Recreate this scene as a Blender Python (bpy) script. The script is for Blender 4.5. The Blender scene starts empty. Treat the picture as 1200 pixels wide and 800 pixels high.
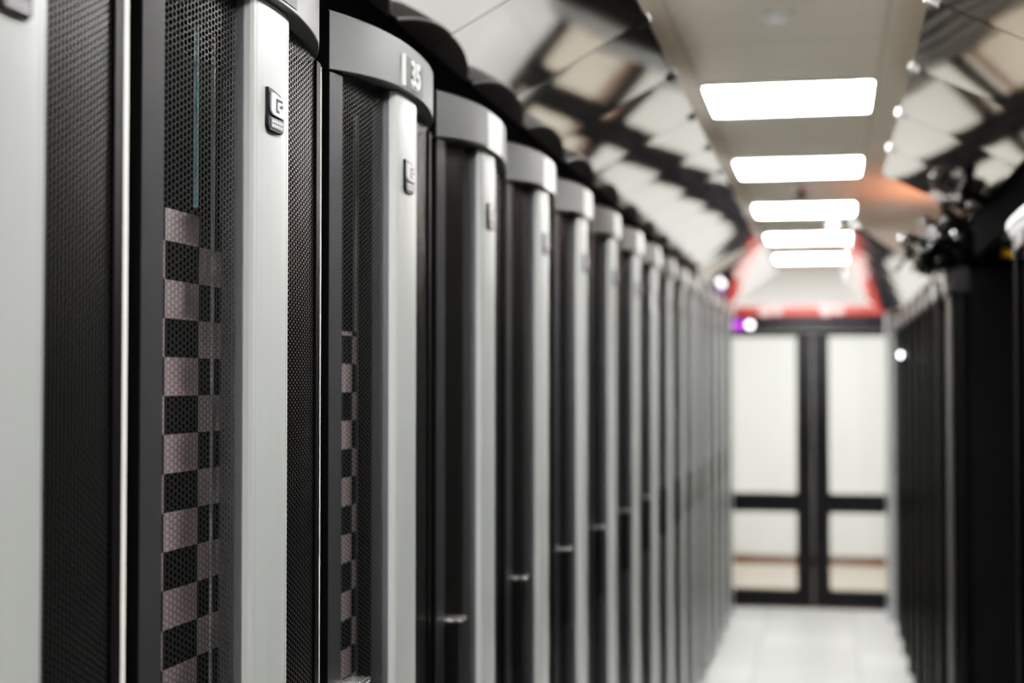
import bpy, bmesh, math, random
from mathutils import Vector, Matrix
random.seed(7)
scene = bpy.context.scene
C = scene.collection
PI = math.pi

# ------------------------------------------------------------------ materials
def new_mat(name):
    m = bpy.data.materials.new(name); m.use_nodes = True
    nt = m.node_tree
    return m, nt, nt.nodes['Principled BSDF']

def plain(name, col, rough=.5, metal=0., noise=0., nscale=40., bump=0., spec=.5):
    m, nt, b = new_mat(name)
    b.inputs['Roughness'].default_value = rough
    b.inputs['Metallic'].default_value = metal
    b.inputs['Specular IOR Level'].default_value = spec
    tc = nt.nodes.new('ShaderNodeTexCoord')
    n = nt.nodes.new('ShaderNodeTexNoise'); n.inputs['Scale'].default_value = nscale
    nt.links.new(tc.outputs['Object'], n.inputs['Vector'])
    r = nt.nodes.new('ShaderNodeMapRange')
    r.inputs['To Min'].default_value = 1 - noise; r.inputs['To Max'].default_value = 1 + noise
    nt.links.new(n.outputs['Fac'], r.inputs['Value'])
    mx = nt.nodes.new('ShaderNodeVectorMath'); mx.operation = 'SCALE'
    mx.inputs[0].default_value = col
    nt.links.new(r.outputs['Result'], mx.inputs['Scale'])
    nt.links.new(mx.outputs['Vector'], b.inputs['Base Color'])
    if bump:
        bp = nt.nodes.new('ShaderNodeBump'); bp.inputs['Strength'].default_value = bump
        bp.inputs['Distance'].default_value = .002
        nt.links.new(n.outputs['Fac'], bp.inputs['Height'])
        nt.links.new(bp.outputs['Normal'], b.inputs['Normal'])
    return m

def emit(name, col, strength):
    m, nt, b = new_mat(name)
    b.inputs['Base Color'].default_value = (*col, 1)
    b.inputs['Emission Color'].default_value = (*col, 1)
    b.inputs['Emission Strength'].default_value = strength
    return m

def mathn(nt, op, a, b=None):
    n = nt.nodes.new('ShaderNodeMath'); n.operation = op
    for i, v in enumerate((a, b)):
        if v is None: continue
        if isinstance(v, (int, float)): n.inputs[i].default_value = v
        else: nt.links.new(v, n.inputs[i])
    return n.outputs[0]

def mesh_mat(name, col, pitch=.0072, hole=.455):
    """perforated steel: staggered round holes punched in object space (y, z)"""
    m, nt, b = new_mat(name)
    b.inputs['Base Color'].default_value = (*col, 1)
    b.inputs['Roughness'].default_value = .38
    b.inputs['Metallic'].default_value = .3
    tc = nt.nodes.new('ShaderNodeTexCoord')
    sp = nt.nodes.new('ShaderNodeSeparateXYZ'); nt.links.new(tc.outputs['Object'], sp.inputs[0])
    px, pz = pitch * 1.1, pitch
    def cell(v, p, off): return mathn(nt, 'SUBTRACT', mathn(nt, 'FRACT', mathn(nt, 'ADD', mathn(nt, 'DIVIDE', v, p), 100 + off)), .5)
    row = mathn(nt, 'FLOOR', mathn(nt, 'ADD', mathn(nt, 'DIVIDE', sp.outputs['Y'], px), 100.))
    sh = mathn(nt, 'MULTIPLY', mathn(nt, 'MODULO', row, 2.), .5)
    u = cell(sp.outputs['Y'], px, 0)
    v = mathn(nt, 'SUBTRACT', mathn(nt, 'FRACT', mathn(nt, 'ADD', mathn(nt, 'ADD', mathn(nt, 'DIVIDE', sp.outputs['Z'], pz), 100.), sh)), .5)
    r = mathn(nt, 'SQRT', mathn(nt, 'ADD', mathn(nt, 'MULTIPLY', u, u), mathn(nt, 'MULTIPLY', v, v)))
    a = mathn(nt, 'GREATER_THAN', r, hole)
    nt.links.new(a, b.inputs['Alpha'])
    return m

def checker_mat():
    m, nt, b = new_mat('checkered_blanking')
    tc = nt.nodes.new('ShaderNodeTexCoord')
    sp = nt.nodes.new('ShaderNodeSeparateXYZ'); nt.links.new(tc.outputs['Object'], sp.inputs[0])
    fy = mathn(nt, 'FLOOR', mathn(nt, 'ADD', mathn(nt, 'DIVIDE', mathn(nt, 'ADD', sp.outputs['Y'], .118), .095), 100.))
    fz = mathn(nt, 'FLOOR', mathn(nt, 'ADD', mathn(nt, 'DIVIDE', sp.outputs['Z'], .04445), 100.))
    s = mathn(nt, 'MODULO', mathn(nt, 'ADD', fy, fz), 2.)
    top = mathn(nt, 'LESS_THAN', sp.outputs['Z'], 1.867)
    s = mathn(nt, 'MULTIPLY', s, top)
    mx = nt.nodes.new('ShaderNodeMixRGB')
    mx.inputs[1].default_value = (.006, .006, .007, 1); mx.inputs[2].default_value = (.46, .39, .41, 1)
    nt.links.new(s, mx.inputs[0]); nt.links.new(mx.outputs[0], b.inputs['Base Color'])
    b.inputs['Roughness'].default_value = .8; b.inputs['Specular IOR Level'].default_value = .1
    return m

def brushed(name, col, rough=.32):
    m, nt, b = new_mat(name)
    b.inputs['Base Color'].default_value = (*col, 1)
    b.inputs['Metallic'].default_value = .25; b.inputs['Roughness'].default_value = rough
    tc = nt.nodes.new('ShaderNodeTexCoord'); mp = nt.nodes.new('ShaderNodeMapping')
    mp.inputs['Scale'].default_value = (260, 260, 1.2)
    nt.links.new(tc.outputs['Object'], mp.inputs[0])
    n = nt.nodes.new('ShaderNodeTexNoise'); n.inputs['Scale'].default_value = 1.
    nt.links.new(mp.outputs[0], n.inputs['Vector'])
    cr = nt.nodes.new('ShaderNodeMixRGB'); cr.inputs[1].default_value = tuple(c * .93 for c in col) + (1,)
    cr.inputs[2].default_value = (*col, 1)
    nt.links.new(n.outputs['Fac'], cr.inputs[0]); nt.links.new(cr.outputs[0], b.inputs['Base Color'])
    return m

def tile_mat(name, col, seam, size, offx=0., offy=0., sw=.006, perf=False, rough=.5, noise=.04):
    m, nt, b = new_mat(name)
    tc = nt.nodes.new('ShaderNodeTexCoord')
    sp = nt.nodes.new('ShaderNodeSeparateXYZ'); nt.links.new(tc.outputs['Object'], sp.inputs[0])
    def edge(v, off):
        f = mathn(nt, 'FRACT', mathn(nt, 'ADD', mathn(nt, 'DIVIDE', mathn(nt, 'SUBTRACT', v, off), size), 100.))
        return mathn(nt, 'LESS_THAN', mathn(nt, 'MINIMUM', f, mathn(nt, 'SUBTRACT', 1., f)), sw / size)
    e = mathn(nt, 'MAXIMUM', edge(sp.outputs['X'], offx), edge(sp.outputs['Y'], offy))
    n = nt.nodes.new('ShaderNodeTexNoise'); n.inputs['Scale'].default_value = 3.
    nt.links.new(tc.outputs['Object'], n.inputs['Vector'])
    mxn = nt.nodes.new('ShaderNodeMixRGB')
    mxn.inputs[1].default_value = tuple(c * (1 - noise * 2) for c in col) + (1,); mxn.inputs[2].default_value = tuple(min(1, c * (1 + noise)) for c in col) + (1,)
    nt.links.new(n.outputs['Fac'], mxn.inputs[0])
    base = mxn.outputs[0]
    if perf:
        def hole(v, p):
            f = mathn(nt, 'SUBTRACT', mathn(nt, 'FRACT', mathn(nt, 'ADD', mathn(nt, 'DIVIDE', v, p), 100.)), .5)
            return mathn(nt, 'MULTIPLY', f, f)
        r = mathn(nt, 'ADD', hole(sp.outputs['X'], .025), hole(sp.outputs['Y'], .025))
        h = mathn(nt, 'LESS_THAN', r, .045)
        # only every other tile is a perforated air tile
        fx = mathn(nt, 'FLOOR', mathn(nt, 'ADD', mathn(nt, 'DIVIDE', mathn(nt, 'SUBTRACT', sp.outputs['X'], offx), size), 100.))
        fy = mathn(nt, 'FLOOR', mathn(nt, 'ADD', mathn(nt, 'DIVIDE', mathn(nt, 'SUBTRACT', sp.outputs['Y'], offy), size), 100.))
        k = mathn(nt, 'LESS_THAN', mathn(nt, 'MODULO', mathn(nt, 'ADD', fx, fy), 3.), 1.5)
        h = mathn(nt, 'MULTIPLY', h, k)
        mh = nt.nodes.new('ShaderNodeMixRGB'); mh.inputs[2].default_value = (.22, .23, .23, 1)
        nt.links.new(h, mh.inputs[0]); nt.links.new(base, mh.inputs[1]); base = mh.outputs[0]
    me = nt.nodes.new('ShaderNodeMixRGB'); me.inputs[2].default_value = (*seam, 1)
    nt.links.new(e, me.inputs[0]); nt.links.new(base, me.inputs[1])
    nt.links.new(me.outputs[0], b.inputs['Base Color'])
    b.inputs['Roughness'].default_value = rough
    return m

def mirror_mat(name, col):
    m, nt, b = new_mat(name)
    b.inputs['Base Color'].default_value = col
    b.inputs['Metallic'].default_value = 1.; b.inputs['Roughness'].default_value = .05
    tc = nt.nodes.new('ShaderNodeTexCoord')
    n = nt.nodes.new('ShaderNodeTexNoise'); n.inputs['Scale'].default_value = 1.7; n.inputs['Detail'].default_value = 0
    nt.links.new(tc.outputs['Object'], n.inputs['Vector'])
    bp = nt.nodes.new('ShaderNodeBump'); bp.inputs['Strength'].default_value = 1.; bp.inputs['Distance'].default_value = .0018
    nt.links.new(n.outputs['Fac'], bp.inputs['Height']); nt.links.new(bp.outputs['Normal'], b.inputs['Normal'])
    return m

def glass_mat():
    m = bpy.data.materials.new('door_glass'); m.use_nodes = True
    nt = m.node_tree; nt.nodes.clear()
    o = nt.nodes.new('ShaderNodeOutputMaterial'); t = nt.nodes.new('ShaderNodeBsdfTransparent')
    g = nt.nodes.new('ShaderNodeBsdfGlossy'); g.inputs['Roughness'].default_value = .02
    f = nt.nodes.new('ShaderNodeFresnel'); f.inputs['IOR'].default_value = 1.45
    t.inputs['Color'].default_value = (.95, .97, .96, 1)
    mx = nt.nodes.new('ShaderNodeMixShader')
    nt.links.new(f.outputs[0], mx.inputs[0]); nt.links.new(t.outputs[0], mx.inputs[1]); nt.links.new(g.outputs[0], mx.inputs[2])
    nt.links.new(mx.outputs[0], o.inputs['Surface'])
    return m

M = dict(
    silver=brushed('anodised_silver', (.54, .56, .548)),
    darkbar=brushed('anodised_black', (.028, .028, .030), .35),
    greybar=brushed('anodised_grey', (.16, .155, .15), .35),
    header=plain('grey_header', (.175, .175, .178), .42, .1, .03, 300, .15),
    blackheader=plain('black_header', (.03, .03, .032), .3),
    greyside=plain('grey_bar_backing', (.13, .13, .14), .4, .2),
    frame=plain('charcoal_frame', (.085, .085, .09), .38, .2, .04, 300, .1),
    blackframe=plain('black_frame', (.010, .010, .011), .5, spec=.2),
    trim=plain('edge_trim', (.86, .85, .81), .5, 0),
    body=plain('black_cabinet', (.010, .010, .011), .5, spec=.2),
    bodysat=plain('satin_black_cabinet', (.015, .015, .017), .6, 0, .2, 8, spec=.25),
    inner=plain('dark_equipment', (.004, .004, .005), .9, spec=.05),
    mesh=mesh_mat('perforated_steel', (.10, .10, .10)),
    blackmesh=mesh_mat('perforated_black_steel', (.015, .015, .015)),
    rail=plain('rail_zinc', (.40, .44, .45), .4, .3),
    cyanlitrail=plain('cyan_lit_rail', (.34, .52, .58), .4, .2),  # cyan light on the rail is put into its base colour
    checker=checker_mat(),
    emblem=plain('emblem_silver', (.66, .63, .66), .3, 0.),
    badge=plain('badge_black', (.012, .010, .014), .3),
    chrome=plain('chrome', (.85, .84, .85), .18, .9),
    sticker=plain('pale_pink_paper', (.42, .26, .25), .6),
    plate=plain('plate_grey', (.085, .095, .09), .5),
    plate_light=plain('plate_pale', (.82, .83, .78), .35),
    white=plain('white_print', (.88, .89, .86), .5),
    pinkprint=plain('pale_print', (.80, .70, .70), .5),
    handle=plain('handle_black', (.008, .008, .009), .4),
    ceiling=tile_mat('ceiling_tiles', (.74, .69, .62), (.62, .575, .52), .6, .3, 5.24, .007, rough=.8),
    floor=tile_mat('raised_floor_tiles', (.78, .78, .76), (.45, .45, .43), .6, .3, .1, .004, True, rough=.35, noise=.02),
    farfloor=plain('cream_floor', (.50, .44, .38), .6, 0, .05, 3),
    wall=plain('white_wall', (.80, .80, .785), .7, 0, .02, 2),
    brown=plain('brown_baseboard', (.16, .06, .045), .5),
    light=emit('troffer_diffuser', (1., .99, .96), 34.),
    tframe=plain('white_enamel', (.75, .75, .72), .4),
    mirror=mirror_mat('mirrored_panel', (.74, .72, .71, 1)),
    mirror_right=mirror_mat('warm_glow_mirrored_panel', (.64, .58, .55, 1)),  # brown tint paints in the reflected warm glow
    glass=glass_mat(),
    doorblack=plain('door_black', (.014, .014, .017), .4),
    red=plain('red_cover', (.30, .05, .045), .5, 0, .1, 3),
    post=plain('pale_grey_post', (.42, .43, .44), .4, .2),
    cable=plain('cable_black', (.004, .004, .005), .2, spec=.35),
    yellow=plain('yellow_tag', (.55, .36, .02), .5),
    purple=emit('purple_lens', (.30, .03, .45), .8),
    led=emit('white_lens', (.95, .92, 1.), 4.),
    ledsmall=emit('small_white_lens', (.9, .88, 1.), 14.),
    terracotta=plain('terracotta_paint', (.42, .13, .07), .7, 0, .1, 2),
    greyduct=plain('grey_duct', (.16, .15, .15), .6),
)

# ------------------------------------------------------------------ helpers
def mesh_obj(name, bm, mat, parent=None, smooth=False, loc=None):
    me = bpy.data.meshes.new(name)
    bmesh.ops.recalc_face_normals(bm, faces=bm.faces)
    bm.to_mesh(me); bm.free()
    if smooth:
        for p in me.polygons: p.use_smooth = True
    me.materials.append(mat)
    o = bpy.data.objects.new(name, me); C.objects.link(o)
    if parent: o.parent = parent
    if loc: o.location = loc
    return o

def box(bm, x0, x1, y0, y1, z0, z1, bev=0.):
    r = bmesh.ops.create_cube(bm, size=1.)
    vs = r['verts']
    for v in vs:
        v.co = Vector(((x0 + x1) / 2 + v.co.x * (x1 - x0), (y0 + y1) / 2 + v.co.y * (y1 - y0), (z0 + z1) / 2 + v.co.z * (z1 - z0)))
    if bev:
        es = list({e for v in vs for e in v.link_edges})
        bmesh.ops.bevel(bm, geom=es, offset=bev, segments=2, affect='EDGES', profile=.6)

def B(*boxes, bev=0.):
    bm = bmesh.new()
    for b in boxes: box(bm, *b, bev=bev)
    return bm

def prism(bm, pts, axis, a, b):
    """closed 2D polygon pts extruded between a and b along axis ('x','y','z')"""
    def P(p, t):
        return {'x': (t, p[0], p[1]), 'y': (p[0], t, p[1]), 'z': (p[0], p[1], t)}[axis]
    lo = [bm.verts.new(P(p, a)) for p in pts]; hi = [bm.verts.new(P(p, b)) for p in pts]
    n = len(pts)
    bm.faces.new(lo); bm.faces.new(hi[::-1])
    for i in range(n): bm.faces.new((lo[i], lo[(i + 1) % n], hi[(i + 1) % n], hi[i]))

def tube(bm, pts, r, seg=8):
    pts = [Vector(p) for p in pts]; rings = []
    up = Vector((0, 0, 1))
    for i, p in enumerate(pts):
        t = (pts[min(i + 1, len(pts) - 1)] - pts[max(i - 1, 0)]).normalized()
        s = t.cross(up)
        if s.length < .05: s = t.cross(Vector((1, 0, 0)))
        s.normalize(); u = s.cross(t)
        rings.append([bm.verts.new(p + r * (math.cos(2 * PI * k / seg) * s + math.sin(2 * PI * k / seg) * u)) for k in range(seg)])
    for a, b in zip(rings, rings[1:]):
        for k in range(seg): bm.faces.new((a[k], a[(k + 1) % seg], b[(k + 1) % seg], b[k]))
    bm.faces.new(rings[0][::-1]); bm.faces.new(rings[-1])

def disc(bm, c, r, h, axis='z', seg=24, r2=None):
    m = {'z': Matrix.Identity(3), 'x': Matrix.Rotation(PI / 2, 3, 'Y'), 'y': Matrix.Rotation(PI / 2, 3, 'X')}[axis].to_4x4()
    m.translation = Vector(c)
    bmesh.ops.create_cone(bm, cap_ends=True, segments=seg, radius1=r, radius2=r if r2 is None else r2, depth=h, matrix=m)

def text_bm(s, size, bold=.0):
    cu = bpy.data.curves.new('t', 'FONT'); cu.body = s; cu.size = size; cu.offset = bold
    cu.extrude = .0008; cu.align_x = 'CENTER'; cu.align_y = 'CENTER'; cu.resolution_u = 4
    o = bpy.data.objects.new('t', cu); C.objects.link(o)
    dg = bpy.context.evaluated_depsgraph_get(); dg.update()
    me = bpy.data.meshes.new_from_object(o.evaluated_get(dg))
    bpy.data.objects.remove(o); bm = bmesh.new(); bm.from_mesh(me); bpy.data.meshes.remove(me)
    bpy.data.curves.remove(cu)
    return bm

def thing(name, label, cat, loc=(0, 0, 0), rz=0., group=None):
    o = bpy.data.objects.new(name, None); C.objects.link(o)
    o.empty_display_size = .1
    o.location = loc; o.rotation_euler = (0, 0, rz)
    o['label'] = label; o['category'] = cat
    if group: o['group'] = group
    return o
def tag(o, label, cat, group=None):
    o['label'] = label; o['category'] = cat
    if group: o['group'] = group
    return o
def struct(name, bm, mat):
    o = mesh_obj(name, bm, mat); o['kind'] = 'structure'; return o
def dup(root, loc=None, rz=None, label=None, group=None):
    r = root.copy(); C.objects.link(r)
    if loc is not None: r.location = loc
    if rz is not None: r.rotation_euler = (0, 0, rz)
    if label: r['label'] = label
    if group: r['group'] = group
    for ch in root.children:
        c = ch.copy(); C.objects.link(c); c.parent = r
        for g in ch.children:
            d = g.copy(); C.objects.link(d); d.parent = c
    return r

# ------------------------------------------------------------------ room
E0 = 1.66
CEIL = E0 + 1.03
struct('floor', B((-2.6, 2.6, -3.2, 11.38, -.05, 0)), M['floor'])
struct('trim_1', B((-2.6, 2.6, 11.38, 14.2, -.05, 0)), M['farfloor'])
struct('ceiling', B((-2.6, 2.6, -3.2, 14.2, CEIL, CEIL + .05)), M['ceiling'])
struct('wall_left', B((-2.7, -2.6, -3.2, 14.2, -.05, CEIL + .05)), M['wall'])
struct('wall_right', B((2.6, 2.7, -3.2, 14.2, -.05, CEIL + .05)), M['wall'])
struct('wall_back', B((-2.7, 2.7, 14.2, 14.3, -.05, CEIL + .05)), M['wall'])
struct('wall_front', B((-2.7, 2.7, -3.3, -3.2, -.05, CEIL + .05)), M['wall'])
struct('baseboard_back', B((-2.6, 2.6, 14.17, 14.2, 0, .075)), M['brown'])

# ------------------------------------------------------------------ racks
def arc(y, b, half=.285): return b * max(0., 1 - abs(y / half) ** 2.2)

def strip_panel(y0, y1, z0, z1, b, off, th, n=8):
    bm = bmesh.new()
    ys = [y0 + (y1 - y0) * i / n for i in range(n + 1)]
    f = [(arc(y, b) + off, y) for y in ys]; g = [(arc(y, b) + off - th, y) for y in reversed(ys)]
    prism(bm, f + g, 'z', z0, z1)
    return bm

def sheet(y0, y1, z0, z1, b, off, n=8):
    bm = bmesh.new()
    ys = [y0 + (y1 - y0) * i / n for i in range(n + 1)]
    lo = [bm.verts.new((arc(y, b) + off, y, z0)) for y in ys]; hi = [bm.verts.new((arc(y, b) + off, y, z1)) for y in ys]
    for i in range(n): bm.faces.new((lo[i], lo[i + 1], hi[i + 1], hi[i]))
    return bm

def two_tone(o, mat):
    """ends and top faces get the second, black material"""
    o.data.materials.append(mat)
    for p in o.data.polygons:
        ztop = max(v.co.z for v in o.data.vertices)
        if abs(p.normal.y) > .93 or (abs(p.normal.z) > .8 and p.center.z > ztop - .02) or p.center.x < -.0219: p.material_index = 1

def make_rack(H, hdr, frm, bar, msh, body, silver=True, label='', num=None, plate=True, checker=False, badge=True,
              cornice=False, handle=True, group=None, trim=True, bow=.046, centre=True, num_y=0.):
    t = thing('server_rack', label, 'server rack', group=group)
    D = 1.0
    hb = H - .086                                     # header bottom
    # cabinet carcass: two sides, back, top, plinth
    bm = B((-D, -.022, -.298, -.288, .04, H - .004), (-D, -.022, .288, .298, .04, H - .004), (-D, -D + .01, -.29, .29, .04, H - .004),
           (-D, -.022, -.298, .298, H - .03, H - .004), (-D, -.03, -.29, .29, .04, .10),
           (-D + .05, -D + .12, -.27, -.2, 0, .04), (-D + .05, -D + .12, .2, .27, 0, .04),
           (-.12, -.05, -.27, -.2, 0, .04), (-.12, -.05, .2, .27, 0, .04))
    mesh_obj('cabinet', bm, M[body], t)
    # door stiles
    bm = strip_panel(-.285, -.243, .06, hb - .002, .02, 0, .022, 4)
    o = mesh_obj('door_stile', bm, M[frm], t)
    if silver: two_tone(o, M['blackframe'])
    mesh_obj('door_stile', strip_panel(.243, .2705, .06, hb - .002, .02, 0, .022, 4), M[frm if not silver else 'blackframe'], t)
    mesh_obj('door_rail', strip_panel(-.243, .243, .06, .12, .02, 0, .02, 8), M[frm], t)
    if trim:
        o = mesh_obj('edge_trim', B((-.0215, -.006, .2715, .2985, .06, hb), bev=.001), M['trim' if silver else frm], t)
        if silver: o['label'] = 'thin pale edge strip'
    # perforated door leaves
    mesh_obj('mesh_panel', sheet(-.243, -.06, .12, hb + .02, .02, -.004), M[msh], t)
    mesh_obj('mesh_panel', sheet(.06, .243, .12, hb + .02, .02, -.004), M[msh], t)
    # interior face and mounting rails
    mesh_obj('equipment', B((-.30, -.13, -.24, .24, .1, H - .1)), M['inner'], t)
    bm = bmesh.new()
    for y in (-.232, .222): box(bm, -.125, -.120, y, y + .005, .1, H - .06)
    mesh_obj('mounting_rail', bm, M['rail'], t)
    if checker:
        o = mesh_obj('blanking_panel', B((-.056, -.050, -.242, .245, .12, 1.86)), M['checker'], t)
        o['label'] = 'grey and black checkered panel behind the mesh'
    # header: bowed out in plan, shallow arch below
    bm = bmesh.new(); n = 28; b = bow
    ys = [-.286 + .572 * i / n for i in range(n + 1)]
    def zt(y): return H + .004 * (1 - (y / .286) ** 2)
    def zb(y): return hb + .014 * (1 - (y / .286) ** 2)
    fr = [(arc(y, b, .286) - (.017 * ((y - .17) / .116) ** 2 if y > .17 else 0), y) for y in ys]
    rows = []
    for (x, y) in fr:
        rows.append([bm.verts.new(p) for p in ((x - .0015, y, zb(y)), (x, y, zb(y) + .0015), (x, y, zt(y) - .003), (x - .003, y, zt(y)), (-.022, y, zt(y)), (-.022, y, zb(y)))])
    for a, c in zip(rows, rows[1:]):
        for k in range(6): bm.faces.new((a[k], a[(k + 1) % 6], c[(k + 1) % 6], c[k]))
    bm.faces.new(rows[0][::-1]); bm.faces.new(rows[-1])
    h = mesh_obj('header', bm, M[hdr], t)
    if silver: two_tone(h, M['blackframe'])
    for p in h.data.polygons: p.use_smooth = abs(p.normal.y) < .9 and abs(p.normal.z) < .5
    h.modifiers.new('split', 'EDGE_SPLIT').split_angle = .5
    if cornice:
        o = mesh_obj('cornice', strip_panel(-.297, .297, H - .016, H + .006, bow, .012, .05, 20), M['silver'], t); o['label'] = 'silver cornice strip'
        mesh_obj('cornice_lip', strip_panel(-.29, .25, H - .034, H - .019, bow, .006, .04, 20), M['silver'], t)['label'] = 'lower silver lip'
    xf = arc(0, b, .286)
    if num:
        p = mesh_obj('number_plate', strip_panel(-.06 + num_y, .052 + num_y, H - .067, H - (.018 if not cornice else .035), bow, .0012, .003, 6), M['plate' if not cornice else 'blackheader'], h)
        p['label'] = 'number plate reading ' + num
        if not cornice: mesh_obj('plate_border', B((xf - .004, xf + .0018, -.066, -.058, H - .067, H - .018)), M['white'], h)
        bm = text_bm(num, .056, .0012)
        R = Matrix(((0, 0, 1, xf + .0022), (1, 0, 0, num_y), (0, 1, 0, H - (.043 if not cornice else .056)), (0, 0, 0, 1)))
        bmesh.ops.transform(bm, matrix=R, verts=bm.verts)
        mesh_obj('number', bm, M['white' if not cornice else 'pinkprint'], h)
    elif plate:
        mesh_obj('number_plate', strip_panel(-.058, .058, H - .074, H - .004, .046, .0014, .003, 6), M['plate_light'], h)['label'] = 'number plate with glare put into its pale colour'  # bright glare on the header is put into this pale plate
    if not centre: return t
    # vertical centre bar
    prof = [(-.004, -.066), (.010, -.068), (.0225, -.066), (.0225, .066), (.010, .068), (-.004, .066)]
    bm = bmesh.new(); prism(bm, prof, 'z', .05, hb + .010)
    mesh_obj('bar_backing', bm, M['greyside' if silver else frm], t)
    prof = [(.022, -.062), (.029, -.061), (.033, -.058), (.0335, -.052), (.0325, -.0505), (.0335, -.049), (.0345, -.03), (.035, 0), (.0345, .03), (.0335, .049), (.0325, .0505), (.0335, .052), (.033, .058), (.029, .061), (.022, .062)]
    bm = bmesh.new(); prism(bm, prof, 'z', .05, hb + .012)
    c = mesh_obj('centre_bar', bm, M[bar], t)
    if silver: c['label'] = 'brushed silver bar'
    if badge:
        z0 = E0 + .302; z1 = E0 + .353; xb = .035
        bm = bmesh.new(); 
        pts = [(-.026, z1), (-.01, z1 - .001), (.012, z1 - .004), (.024, z1 - .009), (.026, z1 - .014), (.026, z0 + .004), (.021, z0), (-.020, z0), (-.026, z0 + .006)]
        prism(bm, pts, 'x', xb - .002, xb + .004)
        bd = mesh_obj('badge', bm, M['badge'], c); bd['label'] = 'black badge with silver emblem'
        bm = bmesh.new(); za, zc = z0 + .0185, z1 - .0055
        prism(bm, [(-.0205, zc), (-.005, zc - .0005), (.018, zc - .004), (.0235, zc - .008), (.0235, za), (-.014, za + .001), (-.0195, za + .004), (-.0205, za + .009)], 'x', xb + .003, xb + .0062)
        mesh_obj('emblem', bm, M['emblem'], c)
        bm = bmesh.new(); x1, x2 = xb + .006, xb + .0068      # dark hook-shaped groove in the emblem
        for (a0, a1, b0, b1) in ((-.006, .015, zc - .0085, zc - .0055), (-.006, -.0025, za + .007, zc - .0065), (-.006, .004, za + .0045, za + .0075),
                                 (.006, .015, za + .0115, za + .0145), (.0125, .0155, za + .0115, za + .0165)):
            box(bm, x1, x2, a0, a1, b0, b1)
        mesh_obj('emblem_groove', bm, M['badge'], c)
        mesh_obj('badge_lower_plate', B((xb + .003, xb + .0048, -.019, .0235, z0 + .003, z0 + .0155), bev=.0006), M['greyside'], c)
        bm = bmesh.new()
        for zz in (z0 + .0105, z0 + .005):
            for (a0, a1) in ((-.016, -.011), (-.009, -.004), (-.002, .003), (.005, .010), (.012, .018)):
                box(bm, xb + .0046, xb + .0053, a0, a1, zz, zz + .0028)
        mesh_obj('badge_lettering', bm, M['emblem'], c)
    if handle:
        g = mesh_obj('handle', B((.004, .030, -.238, -.205, 1.03, 1.224), bev=.003), M['handle'], t)
        mesh_obj('latch', B((.004, .034, -.240, -.190, 1.224, 1.231), bev=.002), M['chrome'], g)['label'] = 'chrome latch plate'
    return t

XL, XR, XN = -.56, .59, .592
Y0 = 1.43
GL = 'silver-barred racks along the left side'
def ly(k): return Y0 + .6 * k + .3
ordw = ['first', 'second', 'third', 'fourth', 'fifth', 'sixth', 'seventh', 'eighth', 'ninth', 'tenth', 'eleventh', 'twelfth', 'thirteenth', 'fourteenth', 'fifteenth']

sil = dict(H=2.19, hdr='header', frm='frame', bar='silver', msh='mesh', body='body')
r33 = make_rack(**sil, label='nearest silver-barred rack at left edge, out of focus with unlit black mesh', group=GL); r33.location = (XL, ly(-1), 0)
r34 = make_rack(**sil, num='34', checker=True, label='silver-barred rack before number 35, large checkered panel showing through its mesh', group=GL); r34.location = (XL, ly(0), 0)
r35 = make_rack(**sil, num='35', checker=False, label='silver-barred rack with number 35 on its grey header', group=GL); r35.location = (XL, ly(1), 0)
bm = B((-.034, -.031, -.024, -.020, .12, 2.08)); mesh_obj('cable_rail', bm, M['rail'], r34)['label'] = 'thin bright rail behind the mesh'
bm = B((-.036, -.031, -.073, -.0695, 1.865, 2.08)); mesh_obj('cable_rail', bm, M['cyanlitrail'], r34)['label'] = 'thin rail behind the mesh, cyan light in its colour'
# faint lower blanking panels in rack 35
o = mesh_obj('blanking_panel', B((-.056, -.050, -.242, .0, .5, 1.74)), M['checker'], r35)
r36 = make_rack(**sil, label='first silver-barred rack beyond the one numbered 35, pale glare plate on header', group=GL); r36.location = (XL, ly(2), 0)
far_left = []
for k in range(3, 16):
    far_left.append(dup(r36, (XL, ly(k), 0), 0., '%s silver-barred rack beyond the one numbered 35' % ordw[k - 2]))
dup(r33, (XL, ly(-2), 0), 0., 'silver-barred rack left of the camera, before the one at the left edge')

# right-hand row: lower black racks, a gap, then nearer black racks
blk = dict(H=2.06, hdr='blackheader', frm='blackframe', bar='darkbar', msh='blackmesh', body='bodysat', silver=False, badge=False, handle=False, trim=False)
GR = 'low black racks along the right side'
RY = 5.43
ra = make_rack(**{**blk, 'bar': 'greybar'}, plate=True, label='first black rack beyond the gap, grey bar and flat black side facing camera', group=GR)
ra.location = (XR, RY + .3, 0); ra.rotation_euler = (0, 0, PI)
sp = mesh_obj('side_panel', B((-.98, -.03, .2985, .3045, .06, 1.78), (-.98, -.03, .2985, .3045, 1.79, 2.05)), M['bodysat'], ra)
bm = bmesh.new(); disc(bm, (-.20, .3055, 1.60), .022, .004, 'y'); mesh_obj('side_lock', bm, M['handle'], sp)
rb = make_rack(**blk, plate=True, label='second black rack beyond the gap in the right row', group=GR)
rb.location = (XR, RY + .9, 0); rb.rotation_euler = (0, 0, PI)
for k in range(2, 8):
    dup(rb, (XR, RY + .3 + .6 * k, 0), PI, '%s black rack beyond the gap in the right row' % ordw[k])
rs = make_rack(**sil, label='tall silver-barred rack at the far end of the right row', group=None, badge=False)
rs.location = (XR, RY + .3 + .6 * 8, 0); rs.rotation_euler = (0, 0, PI)
rn = make_rack(**{**blk, 'frm': 'blackframe'}, num='41', cornice=True, bow=.008, centre=False, num_y=-.06, label='near black rack at right edge with silver cornice and pale number', group=None)
rn.location = (XN, 3.75, 0); rn.rotation_euler = (0, 0, PI)
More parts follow.
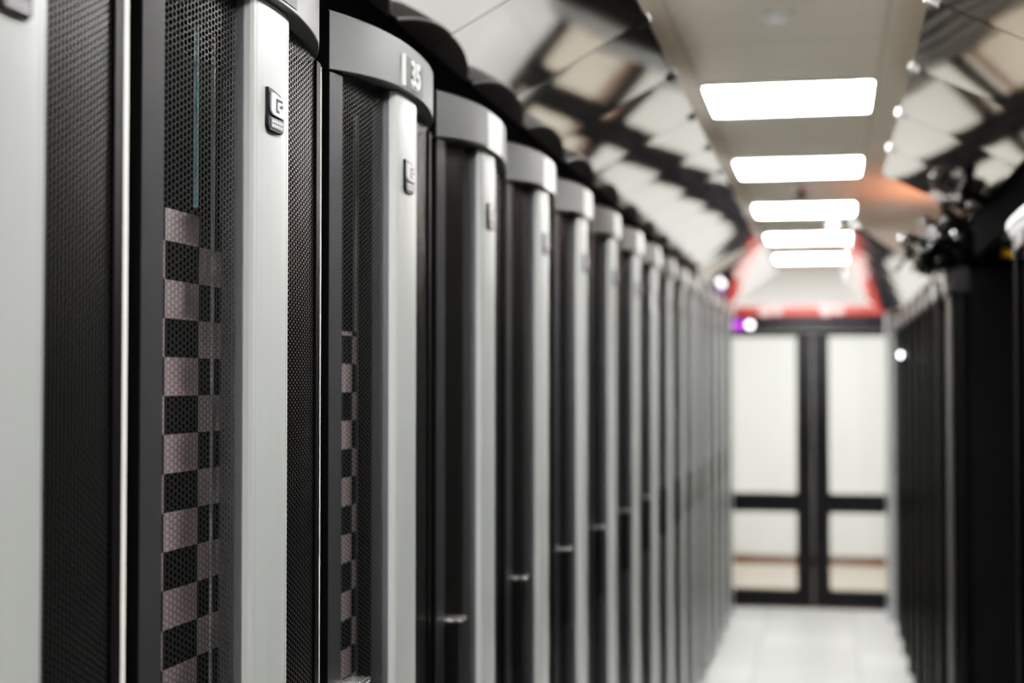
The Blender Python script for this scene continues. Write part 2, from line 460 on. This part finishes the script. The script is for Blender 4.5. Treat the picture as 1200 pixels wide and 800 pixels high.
rm = make_rack(**blk, cornice=True, bow=.008, centre=False, plate=False, label='black rack just before the pale-numbered one on the right', group='near black racks at the right edge')
rm.location = (XN, 3.15, 0); rm.rotation_euler = (0, 0, PI)
for k in range(1, 5):
    dup(rm, (XN, 3.15 - .6 * k, 0), PI, 'black rack on the right beside the camera, %s before the pale-numbered one' % ordw[k])

# ------------------------------------------------------------------ ceiling lights
def troffer():
    t = thing('ceiling_light', '', 'ceiling light', group='square white ceiling lights')
    bm = B((-.295, .295, -.295, -.286, -.012, .0), (-.295, .295, .286, .295, -.012, .0), (-.295, -.286, -.286, .286, -.012, .0), (.286, .295, -.286, .286, -.012, .0))
    mesh_obj('frame', bm, M['tframe'], t)
    mesh_obj('diffuser', B((-.286, .286, -.286, .286, -.009, -.002)), M['light'], t)
    return t
tl = troffer()
ys = [5.54 + 1.8 * i - (.12 if i < 0 else 0) for i in range(-4, 5)]
names = {0: 'nearest and largest of the lit ceiling lights in view', 1: 'second lit ceiling light from the camera', 2: 'third lit ceiling light, behind the hanging sprinkler head',
         3: 'fourth lit ceiling light, just beyond the hanging white block', 4: 'farthest lit ceiling light, beyond the glass doors'}
for j, y in enumerate(ys):
    i = j - 4
    lab = names.get(i, 'lit ceiling light overhead, %s behind the nearest one in view' % ['', 'first', 'second', 'third', 'fourth'][max(0, -i)])
    if j == 0: tl.location = (0, y, CEIL - .0005); tl['label'] = lab
    else: dup(tl, (0, y, CEIL - .0005), 0., lab)
# smoke detector, sprinkler, hanging block
t = thing('smoke_detector', 'small round white detector on the ceiling before the nearest light', 'detector', (-.005, 4.27, CEIL))
bm = bmesh.new(); disc(bm, (0, 0, -.006), .045, .012); mesh_obj('base', bm, M['tframe'], t)
bm = bmesh.new(); disc(bm, (0, 0, -.02), .022, .018, r2=.034); mesh_obj('sensor', bm, M['tframe'], t)
t = thing('sprinkler_head', 'ceiling sprinkler head hanging in front of the third light', 'sprinkler', (0, 8.1, CEIL))
bm = bmesh.new(); disc(bm, (0, 0, -.004), .06, .008); mesh_obj('escutcheon', bm, M['chrome'], t)
bm = bmesh.new(); disc(bm, (0, 0, -.03), .014, .05); disc(bm, (0, 0, -.06), .004, .03, r2=.045); mesh_obj('deflector', bm, M['greyduct'], t)
t = thing('hanging_sign', 'small pinkish white block hanging between third and fourth ceiling lights', 'sign', (.165, 9.5, CEIL))
mesh_obj('plaque', B((-.026, .026, -.012, .012, -.085, -.02), bev=.004), M['tframe'], t)
bm = bmesh.new(); tube(bm, [(0, 0, -.02), (0, 0, 0)], .006); mesh_obj('stem', bm, M['chrome'], t)
t = thing('dome_camera', 'small round white dome at right end of the fourth ceiling light', 'camera', (.345, 10.6, CEIL))
bm = bmesh.new(); disc(bm, (0, 0, -.012), .05, .024); mesh_obj('housing', bm, M['tframe'], t)
bm = bmesh.new(); bmesh.ops.create_uvsphere(bm, u_segments=20, v_segments=12, radius=.042, matrix=Matrix.Translation((0, 0, -.03))); mesh_obj('dome', bm, M['plate_light'], t, True)

# ------------------------------------------------------------------ overhead mirrored panels
def overhead_panel(p_in, p_out, yc, L, label, group, pitch=0., clip='chrome', top=None, xs=1, swing=0.):
    """p_in/p_out: (x, z) of the aisle edge and the rack-side edge"""
    a = Vector((p_in[0], 0, p_in[1])); b = Vector((p_out[0], 0, p_out[1])); w = (a - b).length
    t = thing('overhead_mirror', label, 'mirror', (p_out[0], yc, p_out[1]), group=group)
    ang = math.atan2(p_in[1] - p_out[1], abs(p_in[0] - p_out[0]))
    bm = bmesh.new(); n = 16; rows = []
    for i in range(n + 1):
        y = -L / 2 + L * i / n
        sg = -SAG * (1 - (2 * y / L) ** 2)                      # each sheet sags a little between its supports
        rows.append([bm.verts.new((0, y, sg - .0015)), bm.verts.new((w, y, sg - .0015)), bm.verts.new((w, y, sg + .0015)), bm.verts.new((0, y, sg + .0015))])
    for a_, c_ in zip(rows, rows[1:]):
        for k in range(4): bm.faces.new((a_[k], a_[(k + 1) % 4], c_[(k + 1) % 4], c_[k]))
    bm.faces.new(rows[0][::-1]); bm.faces.new(rows[-1])
    o = mesh_obj('mirror_sheet', bm, M['mirror' if xs > 0 else 'mirror_right'], t)
    for p in o.data.polygons: p.use_smooth = True
    o.data.materials.append(M['handle'])
    for p in o.data.polygons:
        if abs(p.normal.z) < .7: p.material_index = 1
    mod = o.modifiers.new('split', 'EDGE_SPLIT'); mod.split_angle = .6
    m = Matrix.Rotation(-ang if xs > 0 else ang, 4, 'Y') if xs > 0 else Matrix.Rotation(PI, 4, 'Z') @ Matrix.Rotation(-ang, 4, 'Y')
    m = m @ Matrix.Rotation(pitch * (1 if xs > 0 else -1), 4, 'X') @ Matrix.Rotation(swing, 4, 'Z')
    o.matrix_local = m
    # edge clip at the aisle corner nearest the camera
    d = -L / 2 if xs > 0 else L / 2
    o2 = mesh_obj('corner_clip', B((w - .022, w + .008, d - .012, d + .012, -.010, .010), bev=.003), M[clip], o)
    if top is not None:
        s = xs
        bm = B((-.012, .0, -L / 2, L / 2, top - p_out[1], .0))
        mesh_obj('base_channel', bm, M['inner'], t)
    return t

SAG = .0012
LIN, LOUT = (-.25, E0 + .785), (-.580, E0 + .606)
PIT, SW = 0., 0.
def where(k):
    if k == 1: return 'above the rack numbered 35'
    if k == 0: return 'above the rack just before number 35'
    if k < 0: return 'above the rack at the left edge' if k == -1 else 'above the rack left of the camera'
    return 'above the %s rack beyond number 35' % ordw[k - 2]
for k in range(-2, 12):
    overhead_panel(LIN, LOUT, ly(k) + .02, .594, 'mirrored overhead panel ' + where(k), 'mirrored overhead panels on the left', PIT, 'chrome' if k == 2 else 'handle', 2.198, 1, SW)
for k in range(12, 16):
    overhead_panel((-.21, E0 + .80), (-.575, E0 + .555), ly(k) + .02, .594, 'mirrored overhead panel, far end, ' + where(k), 'mirrored overhead panels on the left', PIT, 'handle', 2.198, 1, SW)
RIN, ROUT = (.316, E0 + .70), (.62, E0 + .550)
ry = [5.25 - .3 - .6 * k for k in range(0, 8)]
for k, y in enumerate(ry):
    overhead_panel(RIN, ROUT, y, .594, 'mirrored overhead panel on the right before the gap, ' + ('farthest one' if k == 0 else '%s from the far end' % ordw[k]), 'near mirrored overhead panels on the right', PIT, 'chrome', 2.075, -1, SW)
RIN2, ROUT2 = (.245, E0 + .70), (.60, E0 + .445)
for k in range(0, 7):
    overhead_panel(RIN2, ROUT2, 6.85 + .3 + .6 * k, .594, 'mirrored overhead panel on the right beyond the cables, %s from the near end' % ordw[k], 'far mirrored overhead panels on the right', PIT, 'chrome', 2.066, -1, SW)

# ------------------------------------------------------------------ end doors
YD = 11.40
dr = thing('door_1', 'black framed glass double doors closing the aisle end', 'door', (0.02, YD, 0))
dr['kind'] = 'structure'
z = lambda h: E0 + h
def leaf(x0, x1, nm):
    f = mesh_obj('door_leaf', B((x0, x0 + .118, -.025, .025, .01, z(.37)), (x1 - .118, x1, -.025, .025, .01, z(.37)),
                                (x0 + .11, x1 - .11, -.025, .025, z(.37) - .035, z(.37)), (x0 + .11, x1 - .11, -.025, .025, z(-.955), z(-.815)),
                                (x0 + .11, x1 - .11, -.025, .025, .01, .14)), M['doorblack'], dr)
    mesh_obj('glass_pane', B((x0 + .11, x1 - .11, -.004, .004, .11, z(-.935))), M['glass'], f)
    mesh_obj('glass_pane', B((x0 + .11, x1 - .11, -.004, .004, z(-.835), z(.36))), M['glass'], f)
    return f
leaf(-.70, -.002, 'l'); leaf(.002, .70, 'r')
mesh_obj('frame', B((-.76, -.705, -.05, .05, 0, z(.49)), (.705, .76, -.05, .05, 0, z(.49)), (-.76, .76, -.05, .05, z(.375), z(.49))), M['doorblack'], dr)
bm = bmesh.new()
for sx in (-.05, .05):
    tube(bm, [(sx, -.03, z(-.55)), (sx, -.07, z(-.55)), (sx, -.07, z(-.25)), (sx, -.03, z(-.25))], .009)
mesh_obj('pull_handle', bm, M['handle'], dr)
o = mesh_obj('door_cover_strip', B((-.68, .62, -.06, .06, z(.493), z(.565)), bev=.01), M['red'], None, loc=(0.02, YD, 0)); tag(o, 'red cover strip lying along the top of the black door frame', 'cover strip')
for i, (sx, s) in enumerate(((-.32, 'left'), (.12, 'right'))):
    bm = bmesh.new(); disc(bm, (0, 0, 0), .045, .012, 'y'); disc(bm, (.09, 0, 0), .035, .012, 'y')
    o = mesh_obj('strip_sticker', bm, M['sticker'], None, loc=(sx, YD - .066, z(.53))); tag(o, 'pale round sticker pair on the %s half of the red strip' % s, 'sticker')
t = thing('indicator_lamp', 'glowing white and purple lamp on the black door header', 'lamp', (-.43, YD - .05, z(.425)))
mesh_obj('lamp_body', B((-.16, .06, -.03, 0, -.035, .035), bev=.008), M['handle'], t)
mesh_obj('purple_lens', B((-.13, -.035, -.036, -.028, -.028, .028), bev=.003), M['purple'], t)['label'] = 'purple lens'
bm = bmesh.new(); disc(bm, (0, -.032, 0), .024, .012, 'y'); mesh_obj('white_lens', bm, M['led'], t)
struct('trim_2', B((.535, .62, 10.86, 11.33, 0, z(.56))), M['post'])
struct('trim_3', B((-.70, -.585, 11.06, 11.33, 0, z(.53))), M['doorblack'])
# bright round lamp on a far right rack
t = thing('status_light', 'small glowing white round light on a far right-hand black rack', 'light', (.545, 8.8, z(.155)))
bm = bmesh.new(); disc(bm, (0, 0, 0), .014, .02, 'x'); mesh_obj('bezel', bm, M['chrome'], t)
bm = bmesh.new(); disc(bm, (-.011, 0, 0), .012, .008, 'x'); bmesh.ops.create_uvsphere(bm, u_segments=12, v_segments=8, radius=.012, matrix=Matrix.Translation((-.010, 0, 0))); mesh_obj('lens', bm, M['ledsmall'], t)
# tag hanging on a left rack
o = mesh_obj('paper_tag', B((0, .002, -.02, .02, -.035, .035)), M['white'], None, loc=(XL + .028, 5.83, z(.31))); tag(o, 'small white paper tag on the door edge of a far left rack', 'tag')

# ------------------------------------------------------------------ cables on the right
GC = 'glossy black cables heaped on the right-hand rack'
CL = 'glossy black cable in the tangled heap on top of the first rack beyond the gap'
for i in range(52):
    x0 = random.uniform(.50, .80); y = RY + .05 + random.uniform(0, .5)
    x1 = x0 + random.uniform(-.12, .16); z0 = 2.08
    hgt = random.uniform(.05, .24) * (1. if x0 > .56 else .8)
    if x0 > .72: hgt *= .8
    pts = []
    for s in range(17):
        u = s / 16
        pts.append((x0 + (x1 - x0) * u + .05 * math.sin(u * 9 + i), y + .10 * math.sin(u * 7 + i * 2), z0 + hgt * math.sin(PI * u) ** .7 + .015 * math.sin(u * 15 + i)))
    bm = bmesh.new(); tube(bm, pts, random.uniform(.009, .013), 10)
    o = mesh_obj('network_cable', bm, M['cable'], None, True); tag(o, CL, 'cable', GC)
    for q in ((random.choice((5, 6, 7)), random.choice((9, 10, 11))) if i % 3 == 0 else ()):
        p = Vector(pts[q]); bm = bmesh.new()
        bmesh.ops.create_uvsphere(bm, u_segments=12, v_segments=8, radius=.0075, matrix=Matrix.Translation(p + Vector((0, -.012, .004))) @ Matrix.Scale(1.7, 4, (0, 0, 1)))
        mesh_obj('glint_bead', bm, M['chrome'], o, True)['label'] = 'shiny bead added as a highlight'  # chrome beads added to give the heap small round highlights
o = mesh_obj('cable_tag', B((-.02, .02, -.003, .003, -.012, .012)), M['yellow'], None, loc=(.735, RY - .01, 2.10)); o.rotation_euler = (0, .4, 0)
tag(o, 'yellow tag among the black cables on the right', 'tag')
# ------------------------------------------------------------------ lights / world
w = bpy.data.worlds.new('World'); scene.world = w; w.use_nodes = True
w.node_tree.nodes['Background'].inputs[0].default_value = (.8, .82, .85, 1)
w.node_tree.nodes['Background'].inputs[1].default_value = .05
def area(name, loc, size, power, col=(1, 1, 1), rot=(0, 0, 0)):
    l = bpy.data.lights.new(name, 'AREA'); l.energy = power; l.color = col; l.shape = 'RECTANGLE'; l.size = size[0]; l.size_y = size[1]
    o = bpy.data.objects.new(name, l); C.objects.link(o); o.location = loc; o.rotation_euler = rot; return o
wl = area('warm_uplight', (.95, 8.2, 2.12), (.6, .9), 8, (1, .32, .16), (PI, 0, 0)); wl.data.spread = math.radians(110)
area('passage_fill', (0, 12.3, 2.6), (3.5, .6), 36, (1, .98, .94), (math.radians(30), 0, 0))  # added fill light to brighten the far wall, no fixture there

# ------------------------------------------------------------------ camera
cam = bpy.data.cameras.new('camera'); co = bpy.data.objects.new('camera', cam); C.objects.link(co); scene.camera = co
F = 1778.
cam.sensor_width = 36.; cam.lens = F * 36 / 1200
yaw = math.atan((970 - 600) / F); pitch = math.atan(48 / F)
co.location = (.13, 0, E0); co.rotation_euler = (PI / 2 + pitch, 0, yaw)
cam.dof.use_dof = True; cam.dof.focus_distance = 1.95; cam.dof.aperture_fstop = 2.8; cam.dof.aperture_blades = 0
cam.clip_start = .05
scene.cycles.use_denoising = True
scene.cycles.max_bounces = 8; scene.cycles.transparent_max_bounces = 16
scene.view_settings.view_transform = 'Standard'
scene.view_settings.look = 'None'
scene.view_settings.exposure = 0.

vs = scene.view_settings; vs.use_curve_mapping = True
cv = vs.curve_mapping.curves[3]
for p in ((.02, .006), (.06, .034), (.2, .235), (.5, .59)): cv.points.new(*p)
vs.curve_mapping.update()
